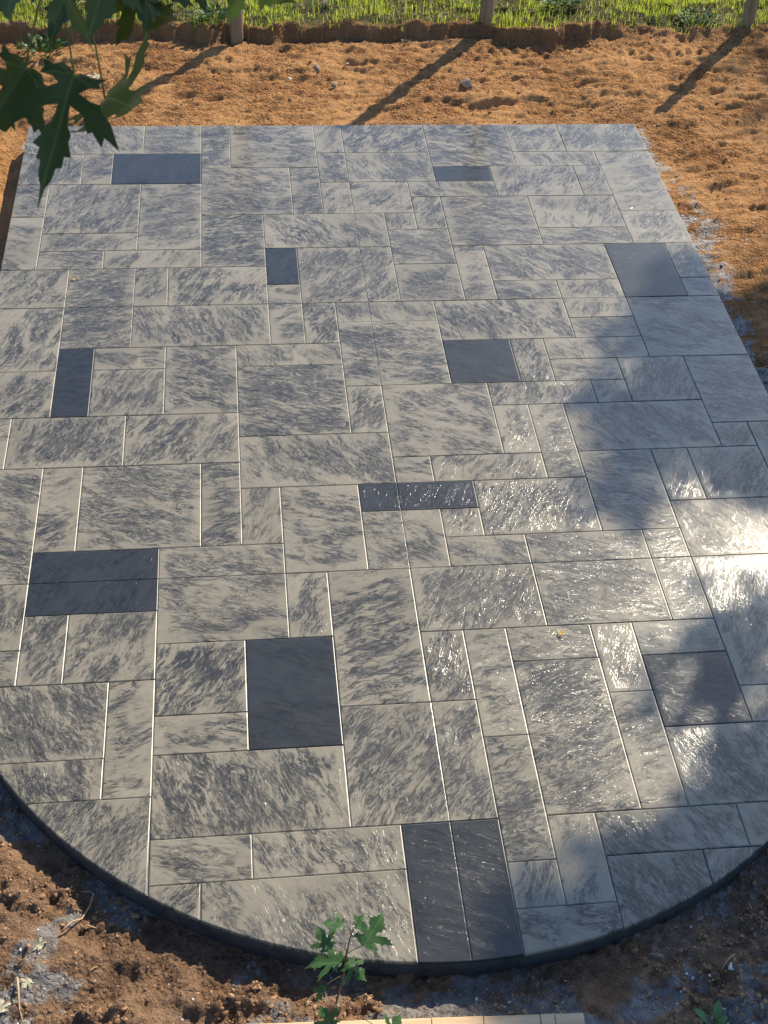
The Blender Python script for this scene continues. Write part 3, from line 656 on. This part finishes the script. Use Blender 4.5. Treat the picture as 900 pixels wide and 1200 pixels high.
# ------------------------------------------------------------------ near maple whose branch hangs into the upper left
def near_tree():
    base = Vector((-1.75, 1.0, -.05)); t = empty('maple_tree', base); tag(t, 'maple whose dark lobed leaves hang into the upper left corner', 'tree')
    def L(p): return Vector(p)-base
    node = along(112, -75, 1.12); fork = Vector((-1.55, 1.05, 3.2))
    link('trunk', tubes('trunk', [(bez(Vector((0, 0, -.1)), Vector((.05, 0, 1.6)), L(fork), 6), [.12, .11, .10, .095, .09, .085, .08], 10), (bez(L(fork), L((-1.6, 1.1, 4.2)), L((-1.5, 1.3, 5.0)), 5), [.08, .07, .06, .05, .04, .02], 8)]), MBARK, t)
    bough = bez(fork, (-1.0, 1.1, 3.75), node, 7)
    link('bough', tubes('bough', [([L(p) for p in bough], [.045, .037, .03, .024, .018, .013, .009, .005], 7)]), MBARK, t)
    # leaves: base pixel, tip pixel, distances, mesh, material, twist
    LF = [((87, 86), (47, 214), 1.10, 1.06, 4, MLEAF, .15), ((29, 80), (-12, 160), 1.13, 1.10, 1, MLEAF, -.4), ((123, 116), (180, 134), 1.20, 1.30, 2, MLEAF2, .5),
          ((138, -12), (213, 44), 1.15, 1.20, 1, MLEAF, .4), ((100, -45), (47, 30), 1.12, 1.06, 4, MLEAF, .9), ((268, -48), (346, 12), 1.24, 1.28, 0, MLEAF2, .4),
          ((80, -30), (84, 48), 1.05, 1.03, 3, MLEAF2, 1.1), ((165, -45), (178, 26), 1.18, 1.15, 0, MLEAF, -.6), ((20, -40), (2, 18), 1.15, 1.12, 0, MLEAF2, 1.0), ((225, -45), (236, 12), 1.2, 1.2, 3, MLEAF, .3), ((122, -50), (120, 30), 1.1, 1.08, 1, MLEAF2, -.5)]
    for k, (b, e, d0, d1, mi, mt, tw) in enumerate(LF):
        pb = along(*b, d0); pe = along(*e, d1)
        place_leaf('leaf', LV[mi], pb, pe, CAM-np.array(pb), mt, t, tw)
        root = along(112+(k-4)*14, -70-4*(k % 3), 1.12); mid = (pb+root)/2+Vector((0, .01, .012))
        link('petiole', tubes('petiole', [([L(p) for p in bez(pb, mid, root, 5)], [.0011, .001, .001, .0011, .0013, .0016], 5)]), MSTEM, t)
    tw = [along(112+(k-4)*14, -70-4*(k % 3), 1.12) for k in range(-2, 12)]
    link('twig', tubes('twig', [([L(p) for p in tw], .0028, 6)]), MBARK, t)
    cl = []; c0 = along(90, 60, 1.12)
    for s, r in ((.55, .17), (.75, .2), (1.0, .26), (1.3, .3)):
        c = c0+SUN*s+Vector((0, 0, .03)); cl.append((L(c), r))
    for dx, dy, r in ((-.16, .02, .15), (.18, -.02, .16), (.34, 0, .15)):
        c = along(90, 60, 1.12)+SUN*.8+Vector((dx, dy, 0)); cl.append((L(c), r))
    rr = random.Random(9)
    for _ in range(14): cl.append((L((rr.uniform(-2.6, -.8), rr.uniform(.2, 2.0), rr.uniform(3.9, 5.4))), rr.uniform(.3, .5)))
    br = []
    for c, r in cl:
        m_ = (L(fork)+c)/2+Vector((0, 0, .4)); br.append((bez(L(fork), m_, c, 6), [.03, .024, .018, .014, .01, .007, .003], 6))
    link('limbs', tubes('limbs', br), MBARK, t)
    link('crown', crown_mesh('crown', cl, 3000, .085, 8), MCROWN, t)
near_tree()

# ------------------------------------------------------------------ sapling and sprout in front
def sapling():
    b0 = on_ground(384, 1216); t = empty('maple_sapling', b0); tag(t, 'young maple sapling with green lobed leaves before the rounded front edge', 'sapling')
    def L(p): return Vector(p)-b0
    S = [b0+Vector((0, 0, -.02)), at(394, 1175, .07), at(403, 1142, .15), at(406, 1118, .21), at(410, 1100, .26), at(413, 1091, .29)]
    link('stem', tubes('stem', [([L(p) for p in S], [.0035, .003, .0027, .0024, .0018, .0012], 6)]), MSAPST, t)
    LF = [((427, 1107), (452, 1069), .27, .30, 0, .3, 3), ((386, 1112), (369, 1085), .25, .27, 1, -.3, 3), ((402, 1085), (376, 1078), .31, .31, 0, .5, 5), ((400, 1128), (355, 1123), .20, .18, 1, .5, 3), ((408, 1127), (431, 1148), .20, .18, 2, -.3, 3),
          ((379, 1156), (369, 1175), .14, .12, 3, .2, 2), ((389, 1204), (373, 1175), .12, .13, 1, .0, 1), ((418, 1087), (429, 1070), .31, .32, 1, .4, 5), ((455, 1212), (472, 1188), .10, .11, 0, .3, 1)]
    for b, e, z0, z1, mi, tw, si in LF:
        pb, pe = at(*b, z0), at(*e, z1); place_leaf('leaf', LV[mi], pb, pe, (0, -.3, 1), MSAP, t, tw)
        link('petiole', tubes('petiole', [([L(p) for p in bez(pb, (pb+S[si])/2+Vector((0, 0, .008)), S[si], 4)], .0011, 5)]), MSAPST, t)
sapling()
def sprout():
    b0 = on_ground(836, 1206); t = empty('weed_sprout', b0); tag(t, 'pale green two leaved sprout in the shaded soil at lower right', 'sprout')
    for (px, py), w_ in (((812, 1182), .012), ((842, 1172), .013), ((852, 1192), .010)):
        e = at(px, py, b0.z+.05)-b0; V = []; T = []; d = e.normalized(); s = d.cross(Vector((0, 0, 1))).normalized(); n = 7; Ln = e.length
        for k in range(n+1):
            u = k/n; ww = w_*math.sin(math.pi*min(u*.93+.05, 1))**.8; c = e*u+Vector((0, 0, .25*Ln*math.sin(math.pi*u)*.5)); V += [c+s*ww+Vector((0, 0, .004)), c, c-s*ww+Vector((0, 0, .004))]
        for k in range(n):
            for q in (0, 1): T.append((k*3+q, k*3+q+1, k*3+q+4, k*3+q+3))
        link('leaf', pymesh('leaf', V, T, True), MSPROUT, t)
    link('stem', tubes('stem', [([Vector((0, 0, -.02)), Vector((0, .003, .012))], .0025, 6)]), MSPROUT, t)
sprout()

# ------------------------------------------------------------------ tan board at the bottom edge
def board():
    zb = -.022; a = at(250, 1201, zb); b = at(684, 1186.5, zb); e = (b-a); Lx = e.length; ex = e.normalized(); ey = Vector((ex.y, -ex.x, 0))
    t = empty('flat_board', (a.x, a.y, zb)); t.rotation_euler = (0, 0, math.atan2(ex.y, ex.x)); tag(t, 'tan flat board lying on the soil at the bottom edge', 'board')
    cuts = [0]+[(at(px, 1190, zb)-a).dot(ex) for px in (505, 566, 633, 650)]+[Lx]
    for k, (x0, x1) in enumerate(zip(cuts[:-1], cuts[1:])):
        bm = bmesh.new(); bmesh.ops.create_cube(bm, size=1)
        for v in bm.verts: v.co = Vector((x0+.0008+(x1-x0-.0016)*(v.co.x+.5), -.45+.45*(v.co.y+.5), -.014*(.5-v.co.z)))
        bmesh.ops.bevel(bm, geom=bm.edges[:], offset=.0025, segments=2, affect='EDGES', profile=.5)
        me = bpy.data.meshes.new('strip'); bm.to_mesh(me); bm.free(); o = link('strip', me, MBOARD, t); o.location.z = (0, .001, -.0008, .0012, 0)[k]
board()

# ------------------------------------------------------------------ stones, fallen leaves and roots one can pick out
def stone(px, py, s, mt, lab, flat=.65):
    bm = bmesh.new(); bmesh.ops.create_icosphere(bm, subdivisions=2, radius=1); rr = random.Random(int(px*13+py))
    ph = [rr.uniform(0, 6) for _ in range(6)]
    for v in bm.verts:
        c = v.co.copy(); k = 1+.16*math.sin(3*c.x+ph[0])+.13*math.sin(4*c.y+ph[1])+.1*math.sin(5*c.z+ph[2])+rr.uniform(-.05, .05); v.co = Vector((c.x*k*s, c.y*k*s*.75, c.z*k*s*flat))
    me = bpy.data.meshes.new('stone'); bm.to_mesh(me); bm.free(); p = on_ground(px, py)
    o = link('stone', me, mt); o.location = p+Vector((0, 0, s*.2)); o.rotation_euler = (0, 0, rr.uniform(0, 6)); tag(o, lab, 'stone', 'stones in the bare soil')
stone(546, 99, .042, MSTONE, 'brown stone in the soil below the middle fence post')
stone(371, 83, .036, MSTONE, 'dark brown stone in the soil between the left and middle post shadows')
stone(339, 93, .016, MPALE, 'pale grey pebble between the left and middle post shadows')
stone(335, 76, .012, MPALE, 'small whitish pebble above the pale grey one, below the bank')
stone(634, 79, .011, MPALE, 'tiny white pebble on the soil right of the middle fence post')
stone(407, 75, .010, MPALE, 'tiny white pebble left of the middle post shadow')
stone(392, 100, .024, MSTONE, 'small brown pebble just left of the middle post shadow')
stone(104, 90, .020, MPALE, 'white chip on the soil behind the hanging leaves', .35)
stone(768, 1122, .022, MSTONE, 'brown pebble in the shaded soil at lower right')
def fallen(px, py, size, ang, mt, lab, on_slab=False, mi=0):
    p = at(px, py, .001) if on_slab else on_ground(px, py)
    m2 = LV[mi].copy(); m2.materials.clear(); m2.materials.append(mt); o = link('fallen_leaf', m2)
    o.location = p+Vector((0, 0, .18*size+.004)); o.rotation_euler = (.15, -.1, ang); o.scale = (size,)*3; tag(o, lab, 'leaf', 'fallen leaves')
fallen(658, 745, .022, .4, MYEL, 'small yellow leaf lying on the middle of the patio', True, 1)
fallen(88, 328, .016, 2.0, MYEL, 'tiny yellow leaf on the patio near its left edge', True, 2)
fallen(50, 1112, .042, 1.0, MDRY, 'pale dry leaf on the soil at lower left', False, 1)
fallen(36, 1150, .034, 2.4, MDRY, 'pale dry leaf nearer the bottom left corner', False, 0)
fallen(2, 1188, .042, .2, MDRY, 'pale dry leaf cut by the left picture edge', False, 2)
fallen(405, 1155, .035, .6, MDRY, 'small white dry leaf beside the sapling stem', False, 1)
fallen(118, 92, .06, 1.9, MDRY, 'bleached leaf on the back soil under the hanging leaves', False, 0)
def twig(pxs, r, lab, lift=.008, mt=None):
    pts = [on_ground(*q)+Vector((0, 0, lift*(1+.8*math.sin(i*2.1)))) for i, q in enumerate(pxs)]
    b = pts[0].copy(); o = link('twig', tubes('twig', [([p-b for p in pts], [r*(1-.5*i/len(pts)) for i in range(len(pts))], 6)]), mt or MTWIG); o.location = b; tag(o, lab, 'twig', 'dry roots and twigs in the soil')
twig([(73, 1096), (85, 1087), (96, 1078), (106, 1066), (111, 1055), (107, 1046), (97, 1049)], .0036, 'curved dry root on the heap at lower left, hooked end', .02)
twig([(95, 1092), (103, 1087), (112, 1088)], .0035, 'short pale root below the hooked root')
twig([(21, 1148), (23, 1165), (23, 1182), (28, 1202)], .0035, 'long dry root near the bottom left corner', .012)
twig([(845, 1137), (852, 1127), (861, 1118)], .003, 'dry twig in the shaded soil at lower right')
twig([(812, 1046), (820, 1044), (829, 1046)], .0025, 'thin twig against the patio rim at lower right', .03)
twig([(104, 1142), (110, 1137), (114, 1133)], .0022, 'tiny twig on the grey crust at lower left')
twig([(118, 9), (95, 12), (80, 20)], .006, 'bare stick in the grass at upper left', .03)

# ------------------------------------------------------------------ render settings
sc.render.engine = 'CYCLES'
sc.cycles.max_bounces = 6; sc.cycles.transparent_max_bounces = 6
